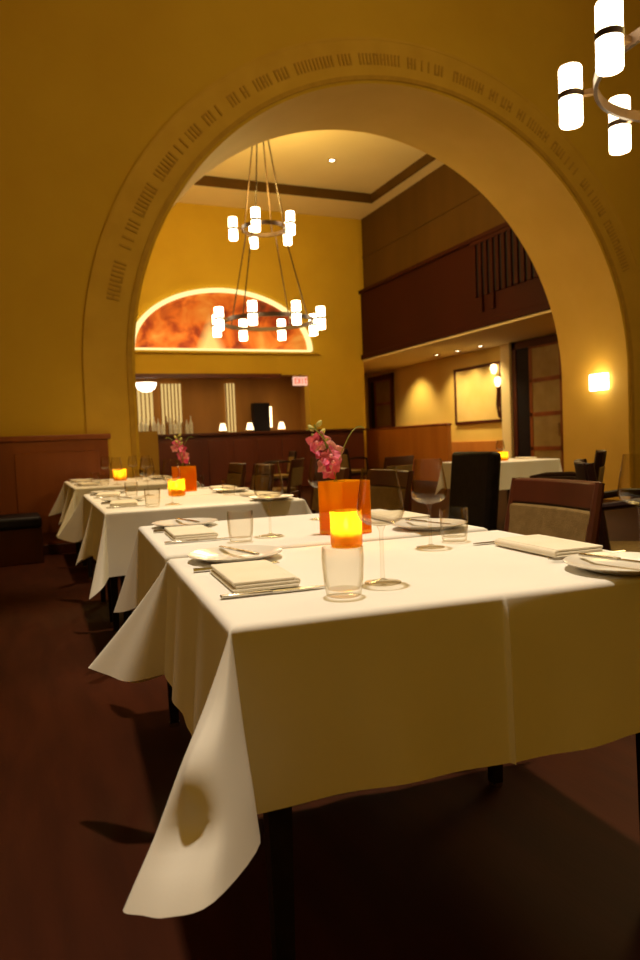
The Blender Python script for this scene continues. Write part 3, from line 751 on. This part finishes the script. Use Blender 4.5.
for (x, y), l in lab: dup(ch, l, (x, y, 0), FX, 'wooden armchairs')
dup(ch, 'lone dark chair in front of the orange wood wainscot', (3.85, 7.3, 0), FX * .3)
dup(ch, 'lone dark chair standing in the arch opening before the bar', (3.0, 8.4, 0), FX * .6)
dup(arm, 'wooden armchair in the far room before the bar, left one', (4.4, 12.2, 0), FX * .9)
dup(arm, 'wooden armchair in the far room before the bar, right one', (5.9, 12.4, 0), -FX * .8)
# banquette bench by the panelled wall
t = thing('banquette', 'low dark leather bench against the wood panelling at far left', 'bench', (-1.6, 7.62, 0))
MB().span((-2.2, -.24, .0), (1.85, .26, .34)).build('base', M['dark_wood'], t, bevel=.006)
MB().span((-2.2, -.28, .34), (1.85, .26, .45)).build('seat', M['black'], t, bevel=.03, seg=3)

# ------------------------------------------------------------------ lights
def light(kind, name, loc, energy, color, **k):
    l = bpy.data.lights.new(name, kind); l.energy = energy; l.color = color
    for a, b in k.items(): setattr(l, a, b)
    o = bpy.data.objects.new(name, l); COL.objects.link(o); o.location = loc; return o
def aim(o, to): o.rotation_euler = (Vector(to) - o.location).to_track_quat('-Z', 'Y').to_euler()
WARM, SPOTC = (1, .70, .20), (1, .84, .62)
def spot(name, loc, to, e, size, blend=.5, c=SPOTC, r=.12):
    o = light('SPOT', name, loc, e, c, spot_size=math.radians(size), spot_blend=blend, shadow_soft_size=r); aim(o, to); return o
spot('table_spot', (.85, 1.95, 6.9), (.85, 1.95, .75), 1480, 34, .6, (1, .84, .61))
spot('table_spot', (.9, 4.6, 6.9), (.9, 4.4, .75), 1500, 26, .8, (1, .76, .45))
spot('table_spot', (.9, 7.0, 6.9), (.9, 6.9, .75), 1000, 26, .8, (1, .70, .36))
spot('table_spot', (5.1, 6.6, 6.9), (5.1, 6.8, .75), 1100, 26, .8, (1, .76, .45))
for x, y in ((4.25, 3.2),):
    light('POINT', 'chandelier_fill', (x, y, 3.3), 135, WARM, shadow_soft_size=.5)
light('POINT', 'chandelier_fill', (4.33, 12.2, 3.4), 75, WARM, shadow_soft_size=.5)
light('POINT', 'chandelier_fill', (4.33, 12.2, 5.4), 280, WARM, shadow_soft_size=.4)
light('AREA', 'bar_light', (4.6, 18.0, 2.9), 16, (1, .68, .28), shape='RECTANGLE', size=5, size_y=.5)
light('AREA', 'cove_light', (4.9, 16.55, 3.45), 9, (1, .70, .32), shape='RECTANGLE', size=3.8, size_y=.15).rotation_euler = (PI - .6, 0, 0)
for (x, y), n in dls: spot('corridor_spot', (x - .2, y, 3.06), (XC - .05, y, 1.2), 140, 95, .8, (1, .78, .4), .12)
spot('corridor_spot', (9.7, 17.3, 3.06), (XC - .05, 17.3, 1.2), 200, 95, .8, (1, .78, .4), .12)
light('POINT', 'added_drape_fill', (.8, -3.8, 3.3), 52, (1, .66, .07), shadow_soft_size=.5)  # unseen lamp added behind the camera to brighten the front drape
light('POINT', 'added_drape_fill', (-3.6, 1.2, 3.3), 42, (1, .70, .22), shadow_soft_size=.5)  # unseen lamp added at the left to brighten the side drapes
light('POINT', 'sconce_light', (CX + R - .2, 8.56, 1.83), 7, WARM, shadow_soft_size=.1)

w = bpy.data.worlds.new('World'); scn.world = w; w.use_nodes = True
w.node_tree.nodes['Background'].inputs[0].default_value = (1, .6, .25, 1); w.node_tree.nodes['Background'].inputs[1].default_value = .01

# ------------------------------------------------------------------ camera
cam = bpy.data.cameras.new('camera'); co = bpy.data.objects.new('camera', cam); COL.objects.link(co); scn.camera = co
yaw, pit, roll, F = math.radians(23.1), math.radians(2.95), .04, 725.
f = Vector((math.sin(yaw) * math.cos(pit), math.cos(yaw) * math.cos(pit), -math.sin(pit)))
r0 = Vector((math.cos(yaw), -math.sin(yaw), 0)); u0 = r0.cross(f)
r_ = r0 * math.cos(roll) - u0 * math.sin(roll); u_ = u0 * math.cos(roll) + r0 * math.sin(roll)
co.matrix_world = Matrix(((r_.x, u_.x, -f.x, 0), (r_.y, u_.y, -f.y, 0), (r_.z, u_.z, -f.z, 1.04), (0, 0, 0, 1)))
cam.sensor_fit = 'VERTICAL'; cam.sensor_height = 36; cam.sensor_width = 24; cam.lens = 36 * F / 960
cam.clip_start = .05; cam.clip_end = 100
cam.dof.use_dof = True; cam.dof.focus_distance = 1.75; cam.dof.aperture_fstop = 5

vs = scn.view_settings; vs.view_transform = 'Standard'; vs.look = 'None'; vs.gamma = 1; vs.use_curve_mapping = False; vs.exposure = 0
